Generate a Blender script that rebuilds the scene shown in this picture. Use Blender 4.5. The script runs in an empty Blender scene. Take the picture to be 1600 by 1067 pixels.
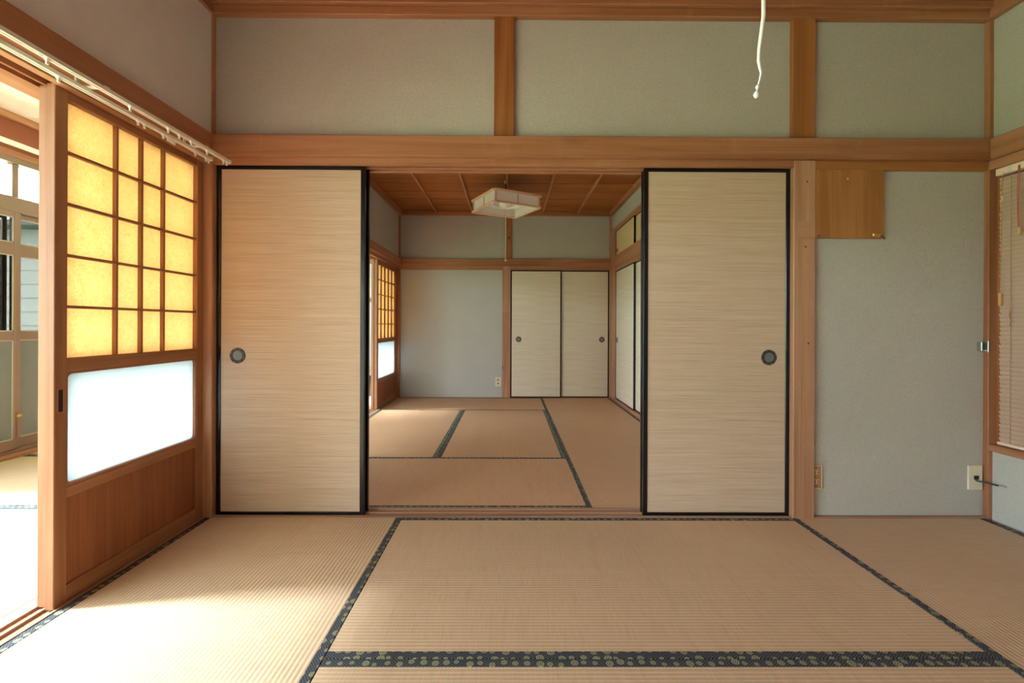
import bpy, bmesh, math, random
from mathutils import Vector, Matrix, Euler
random.seed(7)
sc = bpy.context.scene
C = sc.collection
PI = math.pi

# ------------------------------------------------------------------ camera
F = 716.0
cam_d = bpy.data.cameras.new('camera'); cam = bpy.data.objects.new('camera', cam_d); C.objects.link(cam)
cam_d.sensor_width = 36.0; cam_d.lens = 36.0 * F / 1600.0
cam_d.shift_y = -25.5 / 1600.0
cam_d.clip_start = 0.02; cam_d.clip_end = 200
YAW, ROLL = 0.0056, 0.0040
cam.rotation_mode = 'QUATERNION'
cam.location = (0, 0, 0.944)
_m = Matrix.Rotation(-YAW, 4, 'Z') @ Matrix.Rotation(PI / 2, 4, 'X') @ Matrix.Rotation(ROLL, 4, 'Z')
cam.rotation_quaternion = _m.to_quaternion()
sc.camera = cam

# ------------------------------------------------------------------ world, sun, exposure
SKY = 6.8
SUN = 10.5
w = bpy.data.worlds.new('sky'); sc.world = w; w.use_nodes = True
bg = w.node_tree.nodes['Background']
bg.inputs['Color'].default_value = (0.76, 0.885, 1.0, 1); bg.inputs['Strength'].default_value = SKY
sd = bpy.data.lights.new('sun', 'SUN'); sun = bpy.data.objects.new('sun', sd); C.objects.link(sun)
sd.energy = SUN; sd.angle = math.radians(10); sd.color = (0.82, 0.92, 1.0)
_dir = Vector((math.cos(math.radians(37.5)), 0.10, -math.sin(math.radians(37.5))))
sun.rotation_mode = 'QUATERNION'; sun.rotation_quaternion = _dir.to_track_quat('-Z', 'Y'); sun.location = (-8, 0, 9)
# daylight portal at the row of garden windows (guides sky sampling, emits nothing itself)
pd = bpy.data.lights.new('window_portal', 'AREA'); po = bpy.data.objects.new('window_portal', pd); C.objects.link(po)
pd.shape = 'RECTANGLE'; pd.size = 2.3; pd.size_y = 9.0; pd.cycles.is_portal = True
po.location = (-3.70, 1.6, 1.1); po.rotation_euler = (0, -PI / 2, 0)
vs = sc.view_settings
vs.view_transform = 'Standard'; vs.look = 'None'; vs.exposure = 1.80; vs.gamma = 1.0
try: vs.use_curve_mapping = False
except Exception: pass
sc.cycles.use_denoising = True
sc.cycles.max_bounces = 14; sc.cycles.diffuse_bounces = 9; sc.cycles.glossy_bounces = 4
sc.cycles.transmission_bounces = 10; sc.cycles.transparent_max_bounces = 14
sc.cycles.sample_clamp_indirect = 12.0
sc.cycles.caustics_reflective = False; sc.cycles.caustics_refractive = False

# ------------------------------------------------------------------ material helpers
def srgb(r, g, b):
    f = lambda c: c / 12.92 if c <= 0.04045 else ((c + 0.055) / 1.055) ** 2.4
    return (f(r / 255), f(g / 255), f(b / 255), 1)
class NT:
    def __init__(s, name):
        s.m = bpy.data.materials.new(name); s.m.use_nodes = True; s.t = s.m.node_tree; s.t.nodes.clear()
        s.out = s.t.nodes.new('ShaderNodeOutputMaterial')
    def n(s, ty, props=None, **ins):
        nd = s.t.nodes.new('ShaderNode' + ty)
        for k, v in (props or {}).items(): setattr(nd, k, v)
        for k, v in ins.items():
            key = int(k[1:]) if k[0] == 'i' and k[1:].isdigit() else k.replace('_', ' ')
            sock = nd.inputs[key]
            if isinstance(v, bpy.types.NodeSocket): s.t.links.new(v, sock)
            else: sock.default_value = v
        return nd
    def math(s, op, a, b=0.0, c=None, clamp=False):
        kw = dict(i0=a, i1=b)
        if c is not None: kw['i2'] = c
        return s.n('Math', dict(operation=op, use_clamp=clamp), **kw).outputs[0]
    def mix(s, fac, a, b, blend='MIX'):
        nd = s.n('Mix', dict(data_type='RGBA', blend_type=blend))
        for k, v in ((0, fac), (6, a), (7, b)):
            if isinstance(v, bpy.types.NodeSocket): s.t.links.new(v, nd.inputs[k])
            else: nd.inputs[k].default_value = v
        return nd.outputs[2]
    def ramp(s, fac, stops):
        nd = s.n('ValToRGB', i0=fac); cr = nd.color_ramp
        while len(cr.elements) < len(stops): cr.elements.new(0.5)
        for e, (p, c) in zip(cr.elements, stops): e.position = p; e.color = c if len(c) == 4 else (*c, 1)
        return nd.outputs[0]
    def end(s, sh):
        s.t.links.new(sh, s.out.inputs[0]); return s.m
    def obj(s): return s.n('TexCoord').outputs['Object']
    def mapv(s, v, scale=(1, 1, 1), loc=(0, 0, 0)):
        return s.n('Mapping', i0=v, i1=loc, i3=scale).outputs[0]
    def noise(s, v, scale=1, detail=3, rough=0.5, dist=0):
        return s.n('TexNoise', i0=v, Scale=scale, Detail=detail, Roughness=rough, Distortion=dist).outputs[0]

def plain(name, col, rough=0.5, metal=0.0, spec=0.4, coat=0.0):
    t = NT(name); nz = t.noise(t.obj(), 14, 3)
    c = t.mix(nz, tuple(x * 0.93 for x in col[:3]) + (1,), tuple(min(1, x * 1.05) for x in col[:3]) + (1,))
    p = t.n('BsdfPrincipled', Base_Color=c, Roughness=rough, Metallic=metal)
    p.inputs['Specular IOR Level'].default_value = spec; p.inputs['Coat Weight'].default_value = coat
    return t.end(p.outputs[0])

def wood(name, axis, base, dark, contrast=0.5, knots=0.0, rough=0.45, across=16.0, wear=0.0, dist=0.9):
    t = NT(name); o = t.obj()
    rnd = t.n('ObjectInfo').outputs['Random']
    off = t.n('CombineXYZ', i0=t.math('MULTIPLY', rnd, 7.3), i1=t.math('MULTIPLY', rnd, 5.1), i2=t.math('MULTIPLY', rnd, 3.7)).outputs[0]
    v = t.n('VectorMath', dict(operation='ADD'), i0=o, i1=off).outputs[0]
    s1 = [across] * 3; s1[axis] = 0.7
    s2 = [across * 9] * 3; s2[axis] = 2.0
    s3 = [across * 0.22] * 3; s3[axis] = 0.35
    a = t.noise(t.mapv(v, s1), 1, 4, 0.55, dist)
    b = t.noise(t.mapv(v, s2), 1, 3, 0.6, 0.2)
    c = t.noise(t.mapv(v, s3), 1, 2, 0.5, 0.5)
    m = t.math('ADD', t.math('MULTIPLY', a, 0.55), t.math('ADD', t.math('MULTIPLY', b, 0.2), t.math('MULTIPLY', c, 0.35)))
    lo = 0.55 - 0.30 * contrast; hi = 0.55 + 0.22
    mid = tuple((x + y) / 2 for x, y in zip(base, dark))
    col = t.ramp(m, [(lo, dark), (0.55, mid), (hi, base)])
    if knots:
        ks = [5.0] * 3; ks[axis] = 2.2
        vo = t.n('TexVoronoi', dict(feature='F1'), i0=t.mapv(v, ks), Scale=1.0, Randomness=1.0)
        k = t.math('LESS_THAN', vo.outputs['Distance'], 0.045 * knots)
        k2 = t.math('SUBTRACT', 1, t.math('MULTIPLY', vo.outputs['Distance'], 6.0), clamp=True)
        col = t.mix(t.math('MULTIPLY', k2, 0.35), col, tuple(x * 0.55 for x in dark[:3]) + (1,))
        col = t.mix(k, col, tuple(x * 0.22 for x in dark[:3]) + (1,))
    if wear:
        wv = t.noise(t.mapv(v, (9, 9, 4)), 1, 4, 0.6, 1.0)
        f = t.math('MULTIPLY', t.math('SUBTRACT', wv, 0.58, clamp=True), 3.5 * wear, clamp=True)
        col = t.mix(f, col, tuple(min(1, x * 1.35 + 0.03) for x in base[:3]) + (1,))
    bmp = t.n('Bump', Strength=0.12, Distance=0.002, Height=b)
    p = t.n('BsdfPrincipled', Base_Color=col, Roughness=rough, Normal=bmp.outputs[0])
    p.inputs['Specular IOR Level'].default_value = 0.35
    return t.end(p.outputs[0])

def plaster(name, base, grain=1.0):
    t = NT(name); o = t.obj()
    n1 = t.noise(o, 150, 3, 0.65); n2 = t.noise(o, 2.2, 3, 0.6, 0.6); n3 = t.noise(o, 90, 2, 0.5)
    vo = t.n('TexVoronoi', dict(feature='F1'), i0=o, Scale=9.0, Randomness=1.0).outputs['Distance']
    sp = t.math('LESS_THAN', vo, 0.018)
    c = t.mix(n2, tuple(x * 0.92 for x in base[:3]) + (1,), tuple(min(1, x * 1.07) for x in base[:3]) + (1,))
    c = t.mix(t.math('MULTIPLY', t.math('SUBTRACT', 0.54, n1, clamp=True), 1.9 * grain, clamp=True), c, tuple(x * 0.72 for x in base[:3]) + (1,))
    c = t.mix(sp, c, tuple(x * 0.5 for x in base[:3]) + (1,))
    h = t.math('ADD', n1, t.math('MULTIPLY', n3, 0.7))
    bmp = t.n('Bump', Strength=0.45 * grain, Distance=0.003, Height=h)
    p = t.n('BsdfPrincipled', Base_Color=c, Roughness=0.9, Normal=bmp.outputs[0]); p.inputs['Specular IOR Level'].default_value = 0.15
    return t.end(p.outputs[0])

def tatami(name, base, dark):
    # local x = long side; ribs run along x, rush stalks run across (y)
    t = NT(name); o = t.obj()
    sep = t.n('SeparateXYZ', i0=o)
    ph = t.math('MULTIPLY', sep.outputs[1], 2 * PI / 0.0150)
    rib = t.math('ADD', t.math('MULTIPLY', t.math('COSINE', ph), 0.5), 0.5)
    groove = t.math('POWER', rib, 5.0)
    rnd = t.n('ObjectInfo').outputs['Random']
    v = t.n('VectorMath', dict(operation='ADD'), i0=o, i1=t.n('CombineXYZ', i0=t.math('MULTIPLY', rnd, 9.0), i1=t.math('MULTIPLY', rnd, 4.0)).outputs[0]).outputs[0]
    rush = t.noise(t.mapv(v, (420, 11, 1)), 1, 2, 0.6)
    big = t.noise(v, 1.6, 3, 0.55, 0.4)
    mid = t.noise(t.mapv(v, (30, 3, 1)), 1, 3, 0.6)
    worn = t.noise(t.mapv(v, (6, 60, 1)), 1, 3, 0.65, 0.6)
    c = t.mix(big, base, tuple(x * 0.90 for x in base[:3]) + (1,))
    c = t.mix(t.math('MULTIPLY', t.math('SUBTRACT', rush, 0.45, clamp=True), 1.6, clamp=True), c, dark)
    c = t.mix(t.math('MULTIPLY', t.math('SUBTRACT', mid, 0.5, clamp=True), 0.9, clamp=True), c, dark)
    c = t.mix(t.math('MULTIPLY', groove, 0.38), c, tuple(x * 0.62 for x in dark[:3]) + (1,))
    c = t.mix(t.math('MULTIPLY', t.math('SUBTRACT', worn, 0.72, clamp=True), 5.0, clamp=True), c, tuple(min(1, x * 1.25) for x in base[:3]) + (1,))
    hgt = t.math('SUBTRACT', t.math('MULTIPLY', rush, 0.25), t.math('MULTIPLY', rib, 0.9))
    bmp = t.n('Bump', Strength=0.35, Distance=0.002, Height=hgt)
    p = t.n('BsdfPrincipled', Base_Color=c, Roughness=0.52, Normal=bmp.outputs[0]); p.inputs['Specular IOR Level'].default_value = 0.35
    return t.end(p.outputs[0])

def brocade(name):
    t = NT(name); o = t.obj(); sep = t.n('SeparateXYZ', i0=o)
    u, v = sep.outputs[0], sep.outputs[1]
    vo = t.n('TexVoronoi', dict(feature='F1', voronoi_dimensions='2D'), i0=o, Scale=31.0, Randomness=0.4)
    d = vo.outputs['Distance']
    cr = t.n('SeparateColor', i0=vo.outputs['Color'])
    rad = t.math('ADD', 0.18, t.math('MULTIPLY', cr.outputs[0], 0.17))
    disc = t.math('LESS_THAN', d, rad)
    q = t.math('DIVIDE', d, rad)
    ring = t.math('MAXIMUM', t.math('GREATER_THAN', q, 0.78), t.math('MULTIPLY', t.math('GREATER_THAN', q, 0.30), t.math('LESS_THAN', q, 0.5)))
    la = t.math('ABSOLUTE', t.math('SUBTRACT', t.math('FRACT', t.math('MULTIPLY', t.math('ADD', u, t.math('MULTIPLY', v, 1.3))  , 95)), 0.5))
    lb = t.math('ABSOLUTE', t.math('SUBTRACT', t.math('FRACT', t.math('MULTIPLY', t.math('SUBTRACT', u, t.math('MULTIPLY', v, 1.3))  , 95)), 0.5))
    lat = t.math('MAXIMUM', t.math('GREATER_THAN', la, 0.38), t.math('GREATER_THAN', lb, 0.38))
    c = t.mix(lat, srgb(22, 25, 34), srgb(92, 98, 106))
    gold = t.mix(ring, srgb(92, 92, 74), srgb(172, 168, 126))
    c = t.mix(disc, c, gold)
    p = t.n('BsdfPrincipled', Base_Color=c, Roughness=0.6); p.inputs['Specular IOR Level'].default_value = 0.3
    return t.end(p.outputs[0])

def fusuma_paper(name, base, dark):
    t = NT(name); o = t.obj()
    a = t.noise(t.mapv(o, (3.0, 3.0, 330)), 1, 3, 0.65, 0.0)
    b = t.noise(t.mapv(o, (9.0, 9.0, 900)), 1, 2, 0.6)
    d = t.noise(t.mapv(o, (1.2, 1.2, 60)), 1, 3, 0.6)
    m = t.math('ADD', t.math('MULTIPLY', a, 0.5), t.math('ADD', t.math('MULTIPLY', b, 0.25), t.math('MULTIPLY', d, 0.25)))
    c = t.ramp(m, [(0.36, dark), (0.50, tuple((x * 2 + y) / 3 for x, y in zip(base, dark))), (0.62, base)])
    bmp = t.n('Bump', Strength=0.15, Distance=0.001, Height=m)
    p = t.n('BsdfPrincipled', Base_Color=c, Roughness=0.6, Normal=bmp.outputs[0]); p.inputs['Specular IOR Level'].default_value = 0.3
    return t.end(p.outputs[0])

def washi(name, front, trans, fac=0.86):
    t = NT(name); o = t.obj()
    a = t.noise(o, 55, 4, 0.7, 1.5); b = t.noise(t.mapv(o, (1, 1, 1)), 210, 2, 0.6)
    m = t.math('ADD', t.math('MULTIPLY', a, 0.7), t.math('MULTIPLY', b, 0.3))
    ct = t.ramp(m, [(0.40, tuple(x * k for x, k in zip(trans[:3], (0.93, 0.86, 0.72))) + (1,)), (0.55, trans), (0.7, trans)])
    df = t.n('BsdfDiffuse', Color=front); tr = t.n('BsdfTranslucent', Color=ct)
    mx = t.n('MixShader', i0=fac, i1=df.outputs[0], i2=tr.outputs[0])
    return t.end(mx.outputs[0])

def frosted(name, col):
    t = NT(name); o = t.obj(); nz = t.noise(o, 30, 3, 0.6)
    c = t.mix(nz, tuple(x * 0.95 for x in col[:3]) + (1,), col)
    tr = t.n('BsdfTranslucent', Color=c); tp = t.n('BsdfTransparent', Color=col)
    gl = t.n('BsdfGlossy', Roughness=0.25)
    m1 = t.n('MixShader', i0=0.12, i1=tr.outputs[0], i2=tp.outputs[0])
    m2 = t.n('MixShader', i0=0.04, i1=m1.outputs[0], i2=gl.outputs[0])
    return t.end(m2.outputs[0])

def glass(name, tint=(0.95, 0.98, 0.97, 1), refl=0.05):
    t = NT(name)
    tp = t.n('BsdfTransparent', Color=tint); gl = t.n('BsdfGlossy', Roughness=0.02)
    fr = t.n('LayerWeight', Blend=0.12).outputs['Fresnel']
    m = t.n('MixShader', i0=t.math('MINIMUM', fr, 0.35), i1=tp.outputs[0], i2=gl.outputs[0])
    return t.end(m.outputs[0])

def meshscreen(name, col, cover):
    t = NT(name); tp = t.n('BsdfTransparent', Color=(1, 1, 1, 1)); df = t.n('BsdfDiffuse', Color=col)
    m = t.n('MixShader', i0=cover, i1=tp.outputs[0], i2=df.outputs[0]); return t.end(m.outputs[0])

WB, WD = srgb(194, 140, 106), srgb(142, 86, 56)
M = {}
for i, ax in enumerate('xyz'):
    M['wood_' + ax] = wood('hinoki_' + ax, i, WB, WD, 0.6, 0.5, wear=0.25)
    M['worn_' + ax] = wood('hinoki_worn_' + ax, i, srgb(202, 158, 128), srgb(164, 112, 82), 0.5, 1.0, wear=0.5)
    M['orange_' + ax] = wood('aged_post_' + ax, i, srgb(184, 124, 76), srgb(142, 84, 44), 0.5, 1.0)
    M['pale_' + ax] = wood('sill_wood_' + ax, i, srgb(186, 148, 124), srgb(140, 100, 78), 0.6)
    M['shoji_' + ax] = wood('shoji_wood_' + ax, i, srgb(180, 128, 92), srgb(138, 88, 58), 0.5, 0.0)
M['ceil_x'] = wood('ceiling_board_x', 0, srgb(186, 118, 62), srgb(148, 82, 34), 0.5, 0.0, across=9)
M['ceil_y'] = wood('ceiling_board_y', 1, srgb(186, 112, 56), srgb(148, 78, 30), 0.5, 0.0, across=9)
M['batten_y'] = wood('batten_y', 1, srgb(214, 164, 122), srgb(168, 112, 72), 0.5)
M['batten_x'] = wood('batten_x', 0, srgb(204, 154, 112), srgb(168, 112, 72), 0.5)
M['koshi'] = wood('kick_board_wood', 2, srgb(170, 106, 70), srgb(112, 62, 38), 1.0, 0.0, across=20, dist=3.2)
M['board'] = wood('wall_board_wood', 2, srgb(190, 136, 86), srgb(162, 106, 60), 0.4, 0.0, across=12)
M['plaster'] = plaster('grey_green_plaster', (0.525, 0.495, 0.455, 1))
M['plaster2'] = plaster('grey_green_plaster_fine', (0.51, 0.495, 0.46, 1), 0.6)
M['tatami'] = tatami('tatami_rush', srgb(216, 186, 155), srgb(182, 142, 110))
M['tatami2'] = tatami('tatami_rush_reddish', srgb(210, 166, 130), srgb(176, 124, 88))
M['heri'] = brocade('tatami_brocade')
M['mat_side'] = plain('tatami_straw_core', srgb(150, 120, 80), 0.9)
M['fusuma'] = fusuma_paper('woven_straw_paper', srgb(214, 190, 168), srgb(180, 150, 124))
M['fusuma2'] = fusuma_paper('pale_straw_paper', srgb(234, 222, 202), srgb(204, 188, 160))
M['fusuma3'] = fusuma_paper('cream_plain_paper', srgb(226, 202, 164), srgb(214, 188, 148))
M['lacquer'] = plain('black_lacquer', (0.006, 0.006, 0.008, 1), 0.22, 0, 0.5)
M['bronze'] = plain('dark_bronze', (0.085, 0.08, 0.08, 1), 0.4, 0.7)
M['dish'] = plain('grey_metal_dish', (0.24, 0.25, 0.25, 1), 0.45, 0.6)
M['rivet'] = plain('pale_rivet', (0.55, 0.53, 0.5, 1), 0.35, 0.8)
M['washi'] = washi('shoji_paper', srgb(240, 214, 160), (1.0, 0.86, 0.70, 1))
M['frost'] = frosted('frosted_glass', (0.76, 0.78, 0.80, 1))
M['glass'] = glass('clear_glass')
M['smoke'] = glass('smoked_glass', (0.30, 0.30, 0.295, 1))
M['screen'] = meshscreen('insect_screen', (0.16, 0.17, 0.18, 1), 0.6)
M['greypane'] = plain('grey_frosted_pane', (0.20, 0.21, 0.21, 1), 0.25)
M['alu'] = plain('bronze_aluminium', srgb(146, 118, 102), 0.42, 0.35)
M['gasket'] = plain('pale_gasket', srgb(190, 186, 176), 0.6)
M['white'] = plain('white_plastic', srgb(236, 232, 226), 0.4)
M['whitepaint'] = plain('white_wall_paint', srgb(226, 226, 232), 0.8)
M['cream_board'] = plain('cream_ceiling_board', srgb(250, 246, 234), 0.8)
M['brownwall'] = plain('red_brown_wall', srgb(156, 90, 62), 0.7)
M['darkfloor_x'] = wood('dark_floor_wood', 0, srgb(120, 80, 62), srgb(80, 48, 36), 0.5, rough=0.3)
M['siding'] = plain('white_siding', srgb(196, 186, 182), 0.7)
M['dark'] = plain('dark_gap', (0.02, 0.018, 0.016, 1), 0.8)
M['blind'] = plain('beige_slat', srgb(248, 220, 198), 0.42)
M['ivory'] = plain('ivory_plastic', srgb(226, 216, 190), 0.4)
M['tanplate'] = plain('tan_plate', srgb(176, 138, 88), 0.45)
M['socket'] = plain('pale_pink_socket', srgb(222, 190, 164), 0.4)
M['slot'] = plain('socket_slot', (0.03, 0.02, 0.02, 1), 0.7)
M['cable'] = plain('dark_cable', (0.05, 0.07, 0.07, 1), 0.45)
M['steel'] = plain('zinc_steel', (0.55, 0.57, 0.56, 1), 0.3, 0.9)
M['brass'] = plain('yellow_brass', srgb(214, 170, 80), 0.35, 0.6)
M['redcord'] = plain('faded_red_cord', srgb(196, 112, 92), 0.8)
M['tancord'] = plain('tan_cord', srgb(176, 140, 100), 0.8)
M['beadwood'] = plain('pale_wood_bead', srgb(222, 170, 104), 0.5)
M['lamp_wood'] = plain('pale_lamp_wood', srgb(232, 190, 156), 0.5)
M['lamp_acryl'] = washi('white_lamp_acrylic', (0.95, 0.94, 0.95, 1), (0.95, 0.94, 0.95, 1), 0.45)
M['tube'] = plain('fluorescent_glass', srgb(240, 236, 238), 0.2)
M['lawn'] = plain('lawn_green', (0.36, 0.52, 0.27, 1), 0.9)
def leafy(name, col, tr):
    t = NT(name); nz = t.noise(t.obj(), 6, 4, 0.7)
    c = t.mix(nz, tuple(x * 0.6 for x in col[:3]) + (1,), col)
    d = t.n('BsdfDiffuse', Color=c); r = t.n('BsdfTranslucent', Color=tr)
    return t.end(t.n('MixShader', i0=0.5, i1=d.outputs[0], i2=r.outputs[0]).outputs[0])
M['hedge'] = leafy('hedge_green', (0.16, 0.36, 0.07, 1), (0.35, 0.70, 0.12, 1))
M['roofmat'] = plain('grey_roof', srgb(110, 108, 108), 0.8)

# ------------------------------------------------------------------ mesh helpers
def setp(o, label=None, cat=None, group=None, kind=None):
    if label: o['label'] = label
    if cat: o['category'] = cat
    if group: o['group'] = group
    if kind: o['kind'] = kind
    return o
class MB:
    def __init__(s): s.bm = bmesh.new()
    def box(s, x0, x1, y0, y1, z0, z1, bev=0.0, rot=None):
        r = bmesh.ops.create_cube(s.bm, size=1.0); vs_ = r['verts']
        mt = Matrix.Translation(((x0 + x1) / 2, (y0 + y1) / 2, (z0 + z1) / 2))
        if rot is not None: mt = mt @ rot
        mt = mt @ Matrix.Diagonal((abs(x1 - x0), abs(y1 - y0), abs(z1 - z0), 1))
        bmesh.ops.transform(s.bm, matrix=mt, verts=vs_)
        if bev > 0:
            es = list({e for v in vs_ for e in v.link_edges})
            bmesh.ops.bevel(s.bm, geom=es, offset=bev, segments=1, affect='EDGES', clamp_overlap=True)
        return s
    def tube(s, pts, r, seg=8, cap=True):
        pts = [Vector(p) for p in pts]; rs = r if isinstance(r, (list, tuple)) else [r] * len(pts)
        rings = []
        up = Vector((0.123, 0.31, 0.94)).normalized()
        for i, p in enumerate(pts):
            d = (pts[min(i + 1, len(pts) - 1)] - pts[max(i - 1, 0)]).normalized()
            a = d.cross(up)
            if a.length < 1e-3: a = d.cross(Vector((1, 0, 0)))
            a.normalize(); b = d.cross(a)
            rings.append([s.bm.verts.new(p + (a * math.cos(2 * PI * k / seg) + b * math.sin(2 * PI * k / seg)) * rs[i]) for k in range(seg)])
        for i in range(len(rings) - 1):
            for k in range(seg):
                f = s.bm.faces.new((rings[i][k], rings[i][(k + 1) % seg], rings[i + 1][(k + 1) % seg], rings[i + 1][k])); f.smooth = True
        if cap:
            s.bm.faces.new(rings[0][::-1]); s.bm.faces.new(rings[-1])
        return s
    def lathe(s, prof, mat=Matrix.Identity(4), seg=32, smooth=True):
        rings = []
        for (r, h) in prof:
            if r < 1e-6: rings.append([s.bm.verts.new(mat @ Vector((0, 0, h)))])
            else: rings.append([s.bm.verts.new(mat @ Vector((r * math.cos(2 * PI * k / seg), r * math.sin(2 * PI * k / seg), h))) for k in range(seg)])
        for a, b in zip(rings[:-1], rings[1:]):
            for k in range(seg):
                k2 = (k + 1) % seg
                if len(a) == 1 and len(b) == 1: continue
                if len(a) == 1: f = s.bm.faces.new((a[0], b[k], b[k2]))
                elif len(b) == 1: f = s.bm.faces.new((a[k], a[k2], b[0]))
                else: f = s.bm.faces.new((a[k], a[k2], b[k2], b[k]))
                f.smooth = smooth
        return s
    def prism(s, poly, z0, z1, mat=Matrix.Identity(4)):
        lo = [s.bm.verts.new(mat @ Vector((x, y, z0))) for x, y in poly]; hi = [s.bm.verts.new(mat @ Vector((x, y, z1))) for x, y in poly]
        n = len(poly); s.bm.faces.new(lo[::-1]); s.bm.faces.new(hi)
        for k in range(n): s.bm.faces.new((lo[k], lo[(k + 1) % n], hi[(k + 1) % n], hi[k]))
        return s
    def build(s, name, mat, parent=None, **props):
        me = bpy.data.meshes.new(name); bmesh.ops.recalc_face_normals(s.bm, faces=s.bm.faces[:]); s.bm.to_mesh(me); s.bm.free()
        for m in (mat if isinstance(mat, list) else [mat]): me.materials.append(M[m] if isinstance(m, str) else m)
        o = bpy.data.objects.new(name, me); C.objects.link(o)
        if parent is not None: o.parent = parent
        return setp(o, **props)
def B(*a, **k): return MB().box(*a, **k)
def thing(name, loc, rz=0.0, **props):
    o = bpy.data.objects.new(name, None); C.objects.link(o); o.location = loc; o.rotation_euler = (0, 0, rz); o.empty_display_size = 0.1
    return setp(o, **props)
def copyof(o, name, parent, loc=None, rot=None):
    c = o.copy(); c.name = name; C.objects.link(c); c.parent = parent
    if loc is not None: c.location = loc
    if rot is not None: c.rotation_euler = rot
    return c
trim_n = [0]
def trim(mb, mat, label, cat='beam', parent=None):
    trim_n[0] += 1
    return mb.build('trim_%d' % trim_n[0], mat, parent, label=label, cat=cat, kind='structure')
def bx(*a, bev=0.003): return B(*a, bev=bev)

# ------------------------------------------------------------------ key dimensions (metres; camera stands at x=0, y=0)
XL, XR = -1.478, 2.383          # plaster planes of the near room
YF = 2.27                       # plaster plane of the partition wall
YP = 2.245                      # front faces of its posts
YB = -1.57                      # wall behind the camera
NG0, NG1 = 1.758, 1.860         # nageshi rail
KL = 1.728
KM = 1.726                      # underside of the kamoi
CZ = 2.535                      # near room ceiling
Y2, YE = 2.367, 5.98            # far room mats, far wall
X2L, X2R = -1.440, 1.335        # far room side planes
C2 = 2.425                      # far room ceiling
XW = -3.56                      # garden windows of the sun room
SY0, SY1 = -2.65, 7.72          # sun room extent

# ------------------------------------------------------------------ structure: floors
B(-1.70, XR + 0.12, YB - 0.1, YE + 0.12, -0.12, -0.052).build('floor', 'mat_side', label='bare subfloor under the mats of both matted rooms', cat='floor', kind='structure')
B(XW - 0.12, -1.70, SY0 - 0.1, 6.11, -0.12, -0.052).build('floor_sunroom', 'mat_side', label='subfloor under the mats of the bright side room', cat='floor', kind='structure')
fl = thing('floor_boards', (0, 0, 0), label='dark brown board floor beyond the mats of the side room', cat='floor', kind='structure')
for i in range(11):
    y0 = 6.115 + i * 0.147
    B(XW - 0.1, -1.30, y0, y0 + 0.145, -0.06, -0.004, bev=0.002).build('plank', 'darkfloor_x', fl)

# ------------------------------------------------------------------ structure: partition wall between the rooms
wf = MB(); wf.box(XL - 0.08, XR + 0.08, YF, 2.345, 1.79, CZ + 0.03); wf.box(1.45, XR + 0.08, YF, 2.345, -0.06, 1.80)
wf.build('wall_front', 'plaster', label='grey plaster partition wall above and beside the open paper doors', cat='wall', kind='structure')
wl = MB(); wl.box(-1.56, XL, YB, YF, 1.80, CZ + 0.03)
wl.build('wall_left', 'plaster', label='grey plaster wall band above the curtain rails', cat='wall', kind='structure')
wr = MB(); wr.box(XR, XR + 0.11, YB, YF, 1.72, CZ + 0.03); wr.box(XR, XR + 0.11, YB, YF, -0.06, 0.345); wr.box(XR, XR + 0.11, YB, 0.70, 0.3, 1.75)
wr.build('wall_right', 'plaster', label='pale green plaster wall around the window blind', cat='wall', kind='structure')
B(-1.60, XR + 0.1, YB - 0.1, YB, -0.06, CZ + 0.03).build('wall_back', 'plaster', label='plaster wall behind the camera', cat='wall', kind='structure')
# posts and rails of the partition wall
trim(bx(-1.545, -1.453, YP, 2.36, -0.05, CZ - 0.07), 'worn_z', 'slim corner post where shoji and partition wall meet', 'post')
trim(bx(2.361, 2.475, YP, 2.36, -0.05, CZ - 0.07), 'wood_z', 'corner post beside the window blind', 'post')
_wp = trim(bx(1.397, 1.504, YP, 2.36, -0.05, KM + 0.05), 'worn_z', 'weathered full-height post right of the paper doors', 'post')
B(1.418, 1.502, YP - 0.0012, YP + 0.01, 1.372, 1.458, bev=0.0006).build('wood_patch', 'worn_x', _wp)
for (x_, z_) in ((1.462, 1.655), (1.470, 0.86), (1.455, 1.335)): MB().lathe([(0.005, -0.001), (0.004, 0.0015), (0, 0.002)], Matrix.Translation((x_, YP, z_)) @ Matrix.Rotation(PI / 2, 4, 'X'), 10).build('nail', 'bronze', _wp)
trim(bx(1.388, 1.502, YP, 2.36, NG1 - 0.01, 2.46), 'orange_z', 'orange short post above the right end of the paper doors', 'post')
trim(bx(-0.080, 0.019, YP, 2.36, NG1 - 0.01, 2.46), 'orange_z', 'orange short post at the middle of the upper wall', 'post')
trim(bx(-1.46, XR - 0.02, 2.215, 2.275, NG0, NG1), 'wood_x', 'long horizontal rail across the partition wall', 'rail')
km = MB(); km.box(-1.453, 1.397, YP, 2.268, KM, NG0 + 0.005, bev=0.002); km.box(-1.453, 1.397, 2.300, 2.313, KM, NG0, bev=0.002)
km.box(-1.453, 1.397, 2.344, 2.37, KM, NG0, bev=0.002); km.box(-1.453, 1.397, 2.27, 2.365, KM + 0.018, NG0)
trim(km, 'wood_x', 'grooved lintel over the sliding paper doors', 'lintel')
trim(bx(1.502, 2.361, YP + 0.004, 2.28, 1.716, NG0 + 0.004), 'orange_x', 'lower lintel strip above the small wooden board', 'lintel')
sl = MB(); sl.box(-1.453, 1.397, 2.248, 2.269, -0.05, 0.004, bev=0.002); sl.box(-1.453, 1.397, 2.300, 2.313, -0.05, 0.004, bev=0.002)
sl.box(-1.453, 1.397, 2.344, 2.366, -0.05, 0.004, bev=0.002); sl.box(-1.453, 1.397, 2.26, 2.35, -0.05, -0.002)
trim(sl, 'pale_x', 'grooved door sill on the floor between the two rooms', 'sill')
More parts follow.
